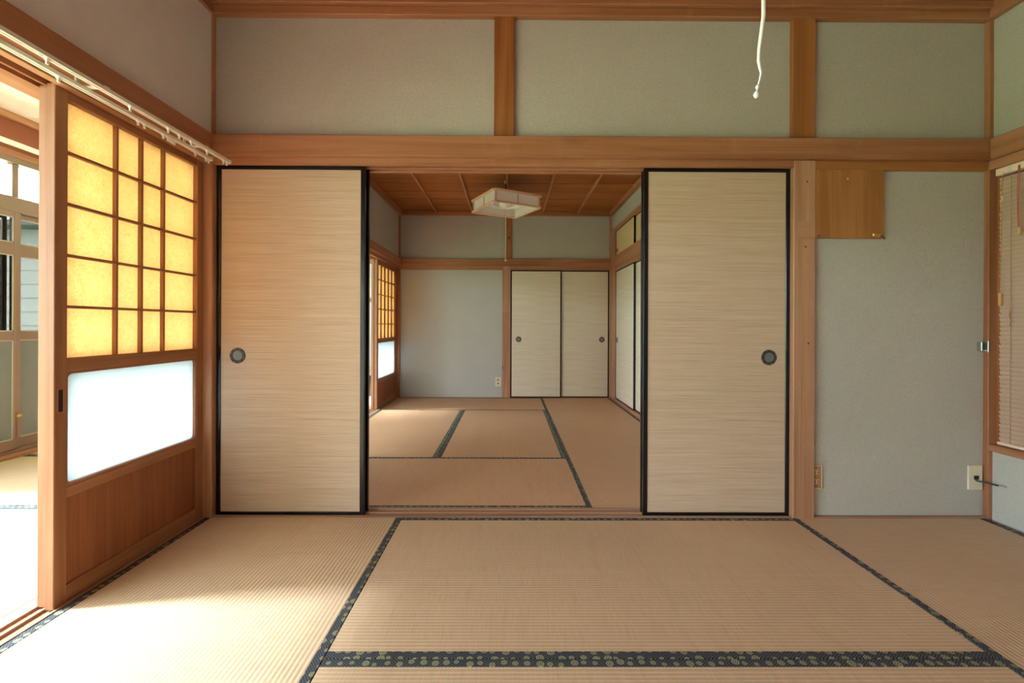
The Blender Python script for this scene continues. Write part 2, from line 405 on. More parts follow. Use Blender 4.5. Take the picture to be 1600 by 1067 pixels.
trim(bx(1.502, 2.361, 2.248, YF + 0.01, -0.05, 0.006), 'pale_x', 'thin wooden strip at the foot of the plaster beside the post', 'baseboard')
# ceiling mouldings of the near room
trim(bx(XL, XR, 2.236, 2.275, 2.456, 2.499), 'wood_x', 'lower ceiling moulding over the partition wall', 'moulding')
trim(bx(XL, XR, 2.215, 2.275, 2.499, CZ), 'wood_x', 'upper ceiling moulding over the partition wall', 'moulding')
trim(bx(XL, XL + 0.034, YB, 2.236, 2.456, CZ), 'wood_y', 'ceiling moulding along the curtain rail wall', 'moulding')
trim(bx(XR - 0.034, XR, YB, 2.236, 2.456, CZ), 'wood_y', 'ceiling moulding along the window blind wall', 'moulding')
# left side of the near room: nageshi, kamoi, sill
trim(bx(XL, -1.431, YB, 2.215, NG0, NG1), 'wood_y', 'horizontal rail above the curtain rails', 'rail')
kl = MB(); kl.box(-1.494, -1.462, YB, 2.245, KL, NG0 + 0.01, bev=0.002); kl.box(-1.538, -1.528, YB, 2.245, KL, NG0, bev=0.001)
kl.box(-1.575, -1.566, YB, 2.245, KL, NG0, bev=0.001); kl.box(-1.575, -1.47, YB, 2.245, KL + 0.02, NG0 + 0.01)
kl.box(-1.70, -1.575, YB, 2.245, KL + 0.02, 1.80)
trim(kl, 'wood_y', 'grooved lintel over the shoji of the near room', 'lintel')
sw = MB(); sw.box(-1.494, -1.483, YB, 2.25, -0.05, 0.002, bev=0.001); sw.box(-1.538, -1.528, YB, 2.25, -0.05, 0.002, bev=0.001)
sw.box(-1.62, -1.566, YB, 2.25, -0.05, 0.002, bev=0.001); sw.box(-1.62, -1.483, YB, 2.25, -0.05, -0.006)
trim(sw, 'pale_y', 'two-groove floor sill under the shoji of the near room', 'sill')
# right wall: nageshi, window head, sill, jamb
trim(bx(2.333, XR, YB, 2.215, NG0, NG1), 'wood_y', 'horizontal rail above the window blind', 'rail')
trim(bx(2.348, 2.49, 0.70, 2.235, 1.712, NG0), 'wood_y', 'window head board over the blind', 'lintel')
trim(bx(2.362, 2.50, 0.70, 2.245, 0.335, 0.368), 'wood_y', 'wooden window sill under the blind', 'sill')
# ceilings
cl = thing('ceiling', (0, 0, 0), label='orange-brown board ceiling of the near room', cat='ceiling', kind='structure')
x = XL - 0.06; i = 0
while x < XR + 0.05:
    B(x, min(x + 0.327, XR + 0.09), YB - 0.05, 2.30, CZ + (0.004 if i % 2 else 0), CZ + 0.02, bev=0.002).build('plank', 'ceil_y', cl); x += 0.318; i += 1
y = 0.1
while y < 2.1:
    B(XL, XR, y - 0.015, y + 0.015, CZ - 0.028, CZ + 0.002, bev=0.002).build('batten', 'batten_x', cl); y += 0.455

# ------------------------------------------------------------------ structure: far room
c2 = thing('ceiling_far', (0, 0, 0), label='orange-brown lapped board ceiling of the far room', cat='ceiling', kind='structure')
y = YE + 0.02; i = 0
while y - 0.30 > 2.34:
    bw = 0.300
    o = MB().box(X2L - 0.08, X2R + 0.3, y - bw - 0.012, y, C2, C2 + 0.010, bev=0.0015, rot=Matrix.Rotation(math.radians(1.2), 4, 'X')).build('plank', 'ceil_x', c2)
    y -= bw; i += 1
for xb in (-0.945, -0.488, -0.030, 0.428, 0.886):
    B(xb - 0.012, xb + 0.012, 2.34, YE, C2 - 0.030, C2 + 0.001, bev=0.004).build('batten', 'batten_y', c2)
we = MB(); we.box(X2L - 0.1, X2R + 0.1, YE, YE + 0.10, -0.06, C2 + 0.05)
we.build('wall_far', 'plaster2', label='grey-green plaster end wall of the far room', cat='wall', kind='structure')
B(-1.53, X2L, 2.345, YE, 1.74, C2 + 0.05).build('wall_far_left', 'plaster2', label='plaster band above the shoji of the far room', cat='wall', kind='structure')
wq = MB(); wq.box(X2R, X2R + 0.1, 2.345, YE, 2.17, C2 + 0.05); wq.box(X2R, X2R + 0.1, 2.345, 4.0, -0.06, 2.3); wq.box(X2R + 0.08, X2R + 0.12, 3.9, YE, -0.06, 2.3)
wq.build('wall_far_right', 'plaster2', label='plaster wall around the built-in closet of the far room', cat='wall', kind='structure')
N20, N21, K2 = 1.708, 1.800, 1.660
trim(bx(X2L, X2R, 5.925, YE + 0.005, N20, N21), 'wood_x', 'horizontal rail across the end wall of the far room', 'rail')
trim(bx(X2L, -0.09, 5.945, YE + 0.005, K2, N20 + 0.002), 'wood_x', 'lower lintel strip on the end wall above bare plaster', 'lintel')
trim(bx(0.013, 1.30, 5.945, YE + 0.005, K2, N20 + 0.002), 'wood_x', 'lintel over the two closet doors in the end wall', 'lintel')
trim(bx(-0.092, 0.013, 5.94, YE + 0.005, -0.05, N20 + 0.001), 'worn_z', 'post beside the closet doors in the end wall', 'post')
trim(bx(-0.060, 0.020, 5.95, YE + 0.005, N21 - 0.001, 2.37), 'orange_z', 'short post above the rail of the end wall', 'post')
trim(bx(1.298, 1.40, 5.935, YE + 0.01, -0.05, 2.37), 'worn_z', 'corner post between the two closets', 'post')
trim(bx(-1.50, -1.424, 5.95, YE + 0.01, -0.05, 2.37), 'wood_z', 'corner post beside the shoji of the far room', 'post')
trim(bx(X2L, X2R, 5.955, YE + 0.002, -0.05, 0.004), 'pale_x', 'thin floor strip at the foot of the end wall', 'baseboard')
trim(bx(X2L, X2R, 5.93, YE + 0.002, 2.365, C2), 'wood_x', 'ceiling moulding over the end wall of the far room', 'moulding')
trim(bx(X2L, X2L + 0.04, 2.345, 5.93, 2.365, C2), 'wood_y', 'ceiling moulding over the shoji of the far room', 'moulding')
trim(bx(X2R - 0.04, X2R, 2.345, 5.93, 2.365, C2), 'wood_y', 'ceiling moulding over the side closet of the far room', 'moulding')
trim(bx(X2L, -1.395, 2.345, 5.925, N20, N21), 'wood_y', 'horizontal rail above the shoji of the far room', 'rail')
k2 = MB(); k2.box(-1.464, -1.436, 2.36, 5.95, K2 + 0.01, N20 + 0.004, bev=0.001); k2.box(-1.508, -1.498, 2.36, 5.95, K2 + 0.01, N20, bev=0.001); k2.box(-1.55, -1.538, 2.36, 5.95, K2 + 0.01, N20)
k2.box(-1.55, -1.44, 2.36, 5.95, K2 + 0.028, N20 + 0.004); k2.box(-1.70, -1.55, 2.36, 5.95, K2 + 0.028, 1.80)
trim(k2, 'wood_y', 'grooved lintel over the shoji of the far room', 'lintel')
s2 = MB(); s2.box(-1.464, -1.436, 2.36, 5.95, -0.05, 0.004, bev=0.001); s2.box(-1.508, -1.498, 2.36, 5.95, -0.05, 0.004, bev=0.001); s2.box(-1.62, -1.538, 2.36, 5.95, -0.05, 0.004, bev=0.001); s2.box(-1.62, -1.436, 2.36, 5.95, -0.05, -0.004)
trim(s2, 'pale_y', 'two-groove floor sill under the shoji of the far room', 'sill')
# closet carcass woodwork on the right of the far room
trim(bx(1.305, X2R + 0.05, 2.36, 5.935, N20 - 0.045, N21 + 0.012), 'wood_y', 'wide rail between upper and lower doors of the side closet', 'rail')
trim(bx(1.312, X2R + 0.05, 4.0, 5.935, 1.622, N20 - 0.045), 'wood_y', 'lintel of the lower side closet doors', 'lintel')
trim(bx(1.312, X2R + 0.06, 4.0, 5.935, 2.122, 2.172), 'wood_y', 'lintel of the small upper side closet doors', 'lintel')
trim(bx(1.312, X2R + 0.06, 4.0, 5.935, -0.05, 0.036), 'wood_y', 'floor sill of the side closet doors', 'sill')

trim(bx(1.310, X2R + 0.05, 5.716, 5.935, 0.03, 2.13), 'worn_z', 'jamb of the side closet next to the room corner', 'jamb')

# ------------------------------------------------------------------ structure: bright side room (engawa)
cs = thing('ceiling_sunroom', (0, 0, 0), label='cream board ceiling of the bright side room', cat='ceiling', kind='structure')
y = SY0 - 0.05
while y < SY1:
    B(XW - 0.1, -1.56, y + 0.003, y + 0.40, 2.43, 2.445, bev=0.002).build('plank', 'cream_board', cs); y += 0.403
B(XW - 0.12, -1.54, SY0 - 0.1, SY1 + 0.1, 2.446, 2.50).build('roof_slab', 'roofmat', label='flat roof over the bright side room', cat='roof', kind='structure')
B(XW - 0.1, -1.3, SY1, SY1 + 0.1, -0.06, 2.46).build('wall_sunroom_end', 'whitepaint', label='white painted wall at the end of the side room', cat='wall', kind='structure')
B(XW - 0.1, -1.5, SY0 - 0.1, SY0, -0.06, 2.46).build('wall_sunroom_back', 'whitepaint', label='white painted wall closing the side room behind the camera', cat='wall', kind='structure')
wx = MB(); wx.box(XW - 0.08, XW + 0.02, SY0, SY1, 2.17, 2.46)
wx.box(XW - 0.08, XW + 0.02, 5.90, SY1, -0.06, 2.3)
wx.build('wall_sunroom', 'brownwall', label='red-brown wall strip above the garden windows', cat='wall', kind='structure')
w3 = MB(); w3.box(-1.56, -1.46, YB - 0.1, 2.36, 1.86, 2.46); w3.box(-1.60, -1.50, SY0, YB, -0.06, 2.46); w3.box(-1.56, -1.46, 5.98, SY1, -0.06, 2.46); w3.box(-1.545, -1.535, 2.345, 5.98, 1.80, 2.46)
w3.build('wall_sunroom_inner', 'whitepaint', label='white wall of the side room towards the matted rooms', cat='wall', kind='structure')
trim(bx(XW + 0.02, XW + 0.055, SY0, 5.9, 2.385, 2.43), 'batten_y', 'pale ceiling moulding above the garden windows', 'moulding')
trim(bx(XW - 0.06, XW + 0.04, SY0, 5.9, 2.125, 2.175), 'wood_y', 'wooden head board over the garden windows', 'lintel')
trim(bx(XW - 0.06, XW + 0.10, SY0, 5.9, -0.05, 0.018), 'wood_y', 'wooden sill board along the garden windows', 'sill')
trim(bx(-3.5, -1.52, SY1 - 0.015, SY1, 0, 0.09), 'darkfloor_x', 'brown skirting on the white end wall', 'baseboard')
trim(bx(-3.5, -1.52, SY1 - 0.025, SY1, 1.33, 1.37), 'wood_x', 'brown picture rail on the white end wall', 'rail')
# window frame members running the full row
fr = MB(); fr.box(XW - 0.05, XW + 0.03, SY0, 5.9, 1.735, 1.845, bev=0.004); fr.box(XW - 0.05, XW + 0.03, SY0, 5.9, 2.085, 2.13, bev=0.003); fr.box(XW - 0.05, XW + 0.035, SY0, 5.9, 0.015, 0.045, bev=0.003)
trim(fr, 'alu', 'bronze aluminium frame rails along the garden windows', 'frame')
edges = [3.31 + 0.85 * k for k in range(-7, 4)]
for k in range(len(edges) - 1):
    a, b = edges[k], edges[k + 1]
    inner = k % 2 == 0
    xo = XW + (0.012 if inner else -0.022)
    far_leaf = 2.3 < a < 3.5
    n = k + 1
    t = thing('window_%d' % n, (0, 0, 0), label='aluminium sliding garden window, leaf %s from the camera wall' % ['first', 'second', 'third', 'fourth', 'fifth', 'sixth', 'seventh', 'eighth', 'ninth', 'tenth'][k], cat='window', kind='structure')
    if abs(a - 2.46) < 0.01: t['label'] = 'garden window leaf left of the stile with dark screen behind its pane'
    if abs(a - 3.31) < 0.01: t['label'] = 'garden window leaf showing pale siding through its pane'
    a2, b2 = a - 0.012, b + 0.012
    for y0, y1 in ((a2, a2 + 0.042), (b2 - 0.042, b2)):
        B(xo, xo + 0.028, y0, y1, 0.045, 1.737, bev=0.003).build('stile', 'alu', t)
    for z0, z1 in ((0.045, 0.115), (0.825, 0.885), (1.43, 1.515), (1.70, 1.737)):
        B(xo + 0.001, xo + 0.027, a2 + 0.042, b2 - 0.042, z0, z1, bev=0.002).build('rail', 'alu', t)
    for z0, z1 in ((0.115, 0.825), (0.885, 1.43), (1.515, 1.70)):
        low = z0 < 0.2
        B(xo + 0.011, xo + 0.016, a2 + 0.04, b2 - 0.04, z0 - 0.002, z1 + 0.002).build('pane', ('greypane' if low else 'smoke') if far_leaf else 'glass', t)
        g = MB()
        for (p, q, r_, s_) in ((a2 + 0.042, a2 + 0.05, z0, z1), (b2 - 0.05, b2 - 0.042, z0, z1), (a2 + 0.042, b2 - 0.042, z0, z0 + 0.008), (a2 + 0.042, b2 - 0.042, z1 - 0.008, z1)):
            g.box(xo + 0.016, xo + 0.020, p, q, r_, s_)
        g.build('gasket', 'gasket', t)
    # transom light above
    B(XW - 0.03, XW + 0.012, a - 0.022, a + 0.022, 1.845, 2.085, bev=0.003).build('mullion', 'alu', t)
    B(XW - 0.012, XW - 0.007, a, b, 1.843, 2.087).build('pane', 'glass', t)
    if k in (4, 5):
        pass
# insect screen in front of one leaf
t = thing('insect_screen', (XW - 0.045, 2.86, 0.05), label='dark insect screen outside the garden window left of the mullion', cat='screen')
B(-0.004, 0.004, -0.42, 0.42, 0.84, 1.42).build('mesh', 'screen', t)
for (y0, y1, z0, z1) in ((-0.44, -0.41, 0, 1.68), (0.41, 0.44, 0, 1.68), (-0.41, 0.41, 0, 0.04), (-0.41, 0.41, 1.64, 1.68), (-0.41, 0.41, 0.80, 0.84), (-0.41, 0.41, 1.42, 1.46)):
    B(-0.008, 0.008, y0, y1, z0, z1, bev=0.002).build('frame_bar', 'alu', t)
t = thing('window_latch', (XW + 0.045, 3.31, 0.28), label='brass latch low on the garden window stile', cat='latch')
MB().lathe([(0, 0.012), (0.012, 0.010), (0.015, 0.0)], Matrix.Rotation(PI / 2, 4, 'Y') @ Matrix.Translation((0, 0, -0.004)), 16).build('knob', 'brass', t)
B(-0.004, 0.001, -0.014, 0.014, -0.15, 0.03, bev=0.002).build('plate', 'alu', t)
# white curtain rail of the side room
t = thing('curtain_rail', (XW + 0.10, 0, 2.17), label='white curtain rail above the garden windows of the side room', cat='curtain rail')
B(-0.012, 0.012, SY0 + 0.1, 5.8, 0.01, 0.032, bev=0.003).build('rail', 'white', t)
B(0.020, 0.040, SY0 + 0.1, 5.8, 0.01, 0.032, bev=0.003).build('rail', 'white', t)
for y in (-1.2, 0.4, 2.0, 3.6, 5.2): B(-0.085, 0.042, y - 0.01, y + 0.01, 0.028, 0.040, bev=0.002).build('bracket', 'white', t)

# ------------------------------------------------------------------ outdoors
B(-40, XW - 0.12, -30, 40, -0.60, -0.50).build('ground', 'lawn', label='green garden ground outside the windows', cat='ground', kind='structure')
t = thing('neighbour_house', (-9.0, 7.9, -0.5), label='white horizontal siding wall of the house beyond the garden windows', cat='house')
for i in range(13):
    MB().box(-4.2, 4.8, -0.012, 0.02, i * 0.235, i * 0.235 + 0.245, rot=Matrix.Rotation(math.radians(-4), 4, 'X')).build('siding_board', 'siding', t)
B(-4.2, 4.8, 0.03, 4.0, 0, 3.02).build('body', 'siding', t)
B(-4.5, 5.1, -0.35, 4.3, 3.05, 3.15, bev=0.01).build('roof', 'roofmat', t)
def bush(name, loc, size, mat, seed, label, cat):
    rr = random.Random(seed); bm = bmesh.new(); bmesh.ops.create_icosphere(bm, subdivisions=4, radius=1.0)
    for v in bm.verts:
        n = v.co.normalized(); k = 1 + 0.12 * math.sin(n.x * 9 + seed) * math.sin(n.y * 8) + 0.1 * math.sin(n.z * 11 + n.x * 6) + rr.uniform(-0.05, 0.05)
        e = [math.copysign(abs(c) ** 0.55, c) for c in n]
        v.co = Vector((e[0] * size[0] * k, e[1] * size[1] * k, max(-1, e[2] * k) * size[2]))
    mb = MB(); mb.bm.free(); mb.bm = bm
    o = mb.build(name, mat, label=label, cat=cat); o.location = loc
    return o
bush('added_tint_hedge', (-12.5, -3.0, 0.30), (0.8, 6.5, 0.85), 'hedge', 3, 'unseen hedge added outside to tint the daylight green', 'hedge')  # out of view; put in so its leaves colour the incoming light green

t = thing('added_shade_tree', (-6.6, 3.35, -0.5), label='unseen leafy tree added outside to keep sun off the far room mats', cat='tree')  # unseen tree, added to block the sun from the far room
MB().tube([(0, 0, 0), (0.04, 0.02, 1.2), (-0.03, 0.05, 2.6), (0.05, 0, 4.4), (0.02, 0.05, 5.4)], [0.09, 0.075, 0.065, 0.045, 0.015], 10).build('trunk', 'darkfloor_x', t)
rr = random.Random(11); lm = MB(); lvs = []
for k in range(2600):
    while True:
        p = Vector((rr.uniform(-1, 1), rr.uniform(-1, 1), rr.uniform(-1, 1)))
        if 0.15 < p.length < 1: break
    c = Vector((p.x * 0.95, p.y * 1.15, 4.55 + p.z * 1.15))
    rot = Euler((rr.uniform(-1, 1), rr.uniform(-1, 1), rr.uniform(0, 6.3))).to_matrix(); L_ = rr.uniform(0.06, 0.10)
    f = [lm.bm.verts.new(c + rot @ Vector(q)) for q in ((-L_, 0, 0), (0, -L_ * 0.45, 0.01), (L_, 0, 0), (0, L_ * 0.45, 0.01))]
    lm.bm.faces.new(f)
lm.build('foliage', 'hedge', t, kind='stuff')
for (a, b) in (((0, 0, 3.2), (0.6, 0.5, 4.4)), ((0, 0.03, 3.6), (-0.5, -0.6, 4.8)), ((0.04, 0, 3.9), (0.1, 0.8, 5.0)), ((0.04, 0, 4.1), (0.5, -0.5, 5.2))):
    MB().tube([a, [(x + y) / 2 + 0.03 for x, y in zip(a, b)], b], [0.03, 0.02, 0.008], 6).build('branch', 'darkfloor_x', t)

# ------------------------------------------------------------------ tatami mats
def make_mat(cx, cy, L, W, along, mat, label, group):
    t = thing('tatami_mat', (cx, cy, -0.05), 0 if along == 'x' else PI / 2, label=label, cat='tatami mat', group=group)
    g = 0.0012; hw = 0.030
    B(-L / 2 + g, L / 2 - g, -W / 2 + hw, W / 2 - hw, 0.002, 0.0495, bev=0.001).build('rush_cover', mat, t)
    for s in (-1, 1):
        y0, y1 = sorted((s * (W / 2 - hw), s * (W / 2 - g)))
        B(-L / 2 + g, L / 2 - g, y0, y1, 0.002, 0.0507, bev=0.0012).build('cloth_border', 'heri', t)
    return t
G1, G2, G3 = 'mats of the near room', 'mats of the far room', 'mats of the side room'
xm0, xm1, xm2, xm3 = -1.481, -0.522, 1.390, 2.352
yt, ym, yb = 2.248, 1.297, 0.345
make_mat((xm0 + xm1) / 2, (yt + yb) / 2, yt - yb, xm1 - xm0, 'y', 'tatami', 'tatami mat beside the near shoji, half bleached by daylight', G1)
make_mat((xm1 + xm2) / 2, (yt + ym) / 2, xm2 - xm1, yt - ym, 'x', 'tatami', 'crosswise tatami mat in front of the door sill of the near room', G1)
make_mat((xm1 + xm2) / 2, (ym + yb) / 2, xm2 - xm1, ym - yb, 'x', 'tatami', 'crosswise tatami mat nearest the camera at the bottom edge', G1)
make_mat((xm2 + xm3) / 2, (yt + yb) / 2, yt - yb, xm3 - xm2, 'y', 'tatami', 'lengthwise tatami mat under the window blind wall', G1)
make_mat((xm0 + 0.43) / 2, (yb - 0.615) / 2, 0.43 - xm0, yb + 0.615, 'x', 'tatami', 'tatami mat under the camera towards the side room', G1)
make_mat((xm3 + 0.43) / 2, (yb - 0.615) / 2, xm3 - 0.43, yb + 0.615, 'x', 'tatami', 'tatami mat under the camera towards the window blind', G1)
make_mat((xm0 + 0.43) / 2, -1.0925, 0.43 - xm0, 0.955, 'x', 'tatami', 'rearmost tatami mat towards the side room', G1)
make_mat((xm3 + 0.43) / 2, -1.0925, xm3 - 0.43, 0.955, 'x', 'tatami', 'rearmost tatami mat towards the window blind', G1)
a0, a1, a2 = -1.434, 0.405, 1.310
b0, b1, b2, b3, bm_ = 2.368, 3.272, 5.085, 5.954, 4.165
make_mat((a0 + a1) / 2, (b0 + b1) / 2, a1 - a0, b1 - b0, 'x', 'tatami2', 'crosswise reddish tatami mat just beyond the door sill', G2)
make_mat((a0 * 3 + a1) / 4 - 0.001, (b1 + b2) / 2, b2 - b1, (a1 - a0) / 2, 'y', 'tatami2', 'lengthwise tatami mat of the far room beside its shoji', G2)
make_mat((a0 + a1 * 3) / 4, (b1 + b2) / 2, b2 - b1, (a1 - a0) / 2, 'y', 'tatami2', 'lengthwise tatami mat in the middle of the far room', G2)
make_mat((a0 + a1) / 2, (b2 + b3) / 2, a1 - a0, b3 - b2, 'x', 'tatami2', 'crosswise tatami mat along the plaster end wall', G2)
make_mat((a1 + a2) / 2, (b0 + bm_) / 2, bm_ - b0, a2 - a1, 'y', 'tatami2', 'nearer lengthwise tatami mat along the closet side', G2)
make_mat((a1 + a2) / 2, (bm_ + b3) / 2, b3 - bm_, a2 - a1, 'y', 'tatami2', 'farther lengthwise tatami mat at the closet corner', G2)
_sm = ['at its camera end', 'second from its camera end', 'third from its camera end', 'level with the open near shoji', 'just behind the near shoji', 'behind the shoji with the door pull', 'third from the board floor', 'second from the board floor', 'touching the dark board floor']
for k in range(9):
    y0 = 6.09 - 0.93 * (9 - k)
    make_mat(-2.54, y0 + 0.465, 1.83, 0.93, 'x', 'tatami', 'tatami mat of the bright side room, ' + _sm[k], G3)

# ------------------------------------------------------------------ fusuma
def pull(parent, x, z, yf, r=0.0385):
    mt = Matrix.Translation((x, yf, z)) @ Matrix.Rotation(PI / 2, 4, 'X')
    p = MB().lathe([(r, -0.001), (r, 0.002), (r * 0.93, 0.0035), (r * 0.84, 0.0035), (r * 0.80, 0.0025), (r * 0.70, 0.0045), (r * 0.64, 0.004), (r * 0.61, 0.0005)], mt, 32).build('door_pull', 'bronze', parent)
    MB().lathe([(r * 0.62, 0.0012), (r * 0.5, 0.0006), (0, 0.0004)], mt, 32).build('dish', 'dish', p)
    if r > 0.03:
        m = MB()
        for k in range(8):
            a = 2 * PI * (k + 0.5) / 8
            m.lathe([(0.0022, 0.003), (0.0016, 0.0046), (0, 0.005)], mt @ Matrix.Translation((r * 0.885 * math.cos(a), r * 0.885 * math.sin(a), 0)), 8)
        m.build('rivets', 'rivet', p, kind='stuff')
def make_fusuma(loc, rz, w_, h, label, group, pulls=(), paper='fusuma', fw=(0.022, 0.018, 0.018), th=0.02, pr=0.0385, frame='lacquer', pz=None, name='sliding_fusuma'):
    t = thing(name, loc, rz, label=label, cat='sliding door', group=group)
    sw_, tw, bw = fw
    for s in (-1, 1):
        x0, x1 = sorted((s * w_ / 2, s * (w_ / 2 - sw_)))
        B(x0, x1, -th / 2, th / 2, 0, h, bev=0.002).build('stile', frame, t)
    B(-w_ / 2 + sw_, w_ / 2 - sw_, -th / 2 + 0.0005, th / 2 - 0.0005, h - tw, h, bev=0.001).build('top_rail', frame, t)
    B(-w_ / 2 + sw_, w_ / 2 - sw_, -th / 2 + 0.0005, th / 2 - 0.0005, 0, bw, bev=0.001).build('bottom_rail', frame, t)
    o = MB().box(-w_ / 2 + sw_ * 0.9, w_ / 2 - sw_ * 0.9, -th / 2 + 0.004, th / 2 - 0.004, bw * 0.9, h - tw * 0.9).build('paper_panel', paper, t)
    for x in pulls: pull(t, x, pz if pz else 0.79, -th / 2 + 0.004, pr)
    return t
FG = 'paper sliding doors between the rooms'
H1 = 1.730
make_fusuma((-1.084, 2.2845, -0.002), 0, 0.732, H1, 'tall black-framed paper sliding door beside the near shoji, round pull at its outer side', FG, pulls=(-0.262,))
make_fusuma((1.0325, 2.2845, -0.002), 0, 0.731, H1, 'tall black-framed paper sliding door beside the weathered post, round pull at its outer side', FG, pulls=(0.262,))
make_fusuma((-1.078, 2.3285, -0.002), 0, 0.732, H1, 'paper sliding door parked behind the one beside the near shoji', FG)
make_fusuma((1.035, 2.3285, -0.002), 0, 0.731, H1, 'paper sliding door parked behind the one beside the weathered post', FG)
FE = 'closet doors in the end wall'
make_fusuma((0.3445, 5.950, 0.006), 0, 0.662, 1.652, 'pale closet door of the end wall next to the post', FE, pulls=(-0.225,), paper='fusuma2', fw=(0.016, 0.015, 0.014), th=0.018, pr=0.036, pz=0.755)
make_fusuma((0.970, 5.968, 0.006), 0, 0.655, 1.652, 'pale closet door of the end wall next to the room corner', FE, pulls=(0.235,), paper='fusuma2', fw=(0.016, 0.015, 0.014), th=0.018, pr=0.036, pz=0.755)
FS = 'doors of the side closet'
make_fusuma((1.335, 5.300, 0.036), -PI / 2, 0.83, 1.586, 'lower side closet door next to the room corner', FS, pulls=(-0.345,), paper='fusuma2', fw=(0.012, 0.012, 0.014), th=0.018, pr=0.036, pz=0.73)
make_fusuma((1.355, 4.49, 0.036), -PI / 2, 0.83, 1.586, 'lower side closet door partly hidden by the big paper door', FS, paper='fusuma2', fw=(0.012, 0.012, 0.014), th=0.018)
make_fusuma((1.335, 5.300, 1.812), -PI / 2, 0.83, 0.311, 'small upper closet door next to the room corner', FS, pulls=(-0.345,), paper='fusuma3', fw=(0.010, 0.010, 0.008), th=0.018, pr=0.026, pz=0.06)
make_fusuma((1.355, 4.49, 1.812), -PI / 2, 0.83, 0.311, 'small upper closet door partly hidden by the big paper door', FS, paper='fusuma3', fw=(0.010, 0.010, 0.008), th=0.018)

# ------------------------------------------------------------------ shoji
def rounded_frame(mb, x0, x1, z0, z1, X0, X1, Z0, Z1, y0, y1, r, seg=6):
    # rail ring whose inner opening has rounded corners
    pts = []
    for cx, cz, a0_ in ((X1 - r, Z1 - r, 0), (X0 + r, Z1 - r, 90), (X0 + r, Z0 + r, 180), (X1 - r, Z0 + r, 270)):
        for k in range(seg + 1):
            a = math.radians(a0_ + 90 * k / seg); pts.append((cx + r * math.cos(a), cz + r * math.sin(a)))
    outer = []
    for (px, pz) in pts:
        dx, dz = px - (X0 + X1) / 2, pz - (Z0 + Z1) / 2
        sx = ((x1 if dx > 0 else x0) - (X0 + X1) / 2) / dx; sz = ((z1 if dz > 0 else z0) - (Z0 + Z1) / 2) / dz
        k = min(sx, sz); outer.append(((X0 + X1) / 2 + dx * k, (Z0 + Z1) / 2 + dz * k))
    n = len(pts); bm = mb.bm
    V = [[bm.verts.new((p[0], y, p[1])) for p in L_] for y in (y0, y1) for L_ in (pts, outer)]
    i0, o0, i1, o1 = V
    for k in range(n):
        j = (k + 1) % n
        bm.faces.new((i0[k], o0[k], o0[j], i0[j])); bm.faces.new((i1[k], i1[j], o1[j], o1[k]))
        bm.faces.new((i0[k], i0[j], i1[j], i1[k])); bm.faces.new((o0[k], o1[k], o1[j], o0[j]))
    return mb
def make_shoji(loc, W, H, vbars, zs, label, group, st=0.045, barw=0.010, pullhole=False, boards=4, washi='washi'):
    # zs: bottom-rail top, glass bottom, glass top, paper bottom, paper top; local x runs deeper into the rooms, front is -y
    t = thing('sliding_shoji', loc, PI / 2, label=label, cat='sliding door', group=group)
    th = 0.030; y0, y1 = -th / 2, th / 2
    zb, g0, g1, p0, p1 = zs
    for xa in (0, W - st):
        s = B(xa, xa + st, y0, y1, 0, H, bev=0.002).build('stile', 'shoji_z', t)
        if pullhole and xa == 0:
            fx, fz = 0.021, (g0 + g1) / 2 + 0.10
            m = MB(); m.box(fx - 0.011, fx - 0.008, y0 - 0.0012, y0 + 0.004, fz - 0.04, fz + 0.04); m.box(fx + 0.008, fx + 0.011, y0 - 0.0012, y0 + 0.004, fz - 0.04, fz + 0.04)
            m.box(fx - 0.008, fx + 0.008, y0 - 0.0012, y0 + 0.004, fz + 0.037, fz + 0.04); m.box(fx - 0.008, fx + 0.008, y0 - 0.0012, y0 + 0.004, fz - 0.04, fz - 0.037)
            m.build('pull_frame', 'shoji_z', s)
            B(fx - 0.008, fx + 0.008, y0 - 0.0008, y0 + 0.004, fz - 0.037, fz + 0.037).build('pull_recess', 'slot', s)
    xi0, xi1 = st, W - st
    B(xi0, xi1, y0 + 0.002, y1 - 0.002, p1, H, bev=0.002).build('top_rail', 'shoji_x', t)
    B(xi0, xi1, y0 + 0.002, y1 - 0.002, g1 + 0.010, p0, bev=0.002).build('middle_rail', 'shoji_x', t)
    B(xi0, xi1, y0 + 0.002, y1 - 0.002, zb, g0 - 0.010 if False else zb + 0.001, bev=0).build('rail_shadow_gap', 'slot', t) if False else None
    B(xi0, xi1, y0 + 0.002, y1 - 0.002, g0 - 0.046, g0 - 0.010, bev=0.002).build('lower_rail', 'shoji_x', t)
    B(xi0, xi1, y0 + 0.002, y1 - 0.002, 0, zb, bev=0.002).build('bottom_rail', 'shoji_x', t)
    rounded_frame(MB(), xi0, xi1, g0 - 0.010, g1 + 0.010, xi0 + 0.006, xi1 - 0.006, g0, g1, y0 + 0.004, y1 - 0.004, 0.016).build('glass_surround', 'shoji_x', t)
    B(xi0 + 0.001, xi1 - 0.001, 0.002, 0.006, g0 - 0.006, g1 + 0.006).build('glass_pane', 'frost', t)
    bwid = (xi1 - xi0) / boards
    for k in range(boards):
        B(xi0 + k * bwid + 0.0006, xi0 + (k + 1) * bwid - 0.0006, -0.005, 0.005, zb - 0.003, g0 - 0.044, bev=0.0012).build('kick_board', 'koshi', t)
    B(xi0, xi1, 0.0075, 0.0083, p0 - 0.003, p1 + 0.003).build('paper', washi, t)
    for x in vbars: B(x - barw / 2, x + barw / 2, -0.009, 0.0075, p0, p1, bev=0.001).build('vertical_bar', 'shoji_z', t)
    n = 5
    for k in range(1, n):
        z = p0 + (p1 - p0) * k / n
        B(xi0, xi1, -0.0085, 0.0070, z - 0.005, z + 0.005, bev=0.001).build('cross_bar', 'shoji_x', t)
    return t
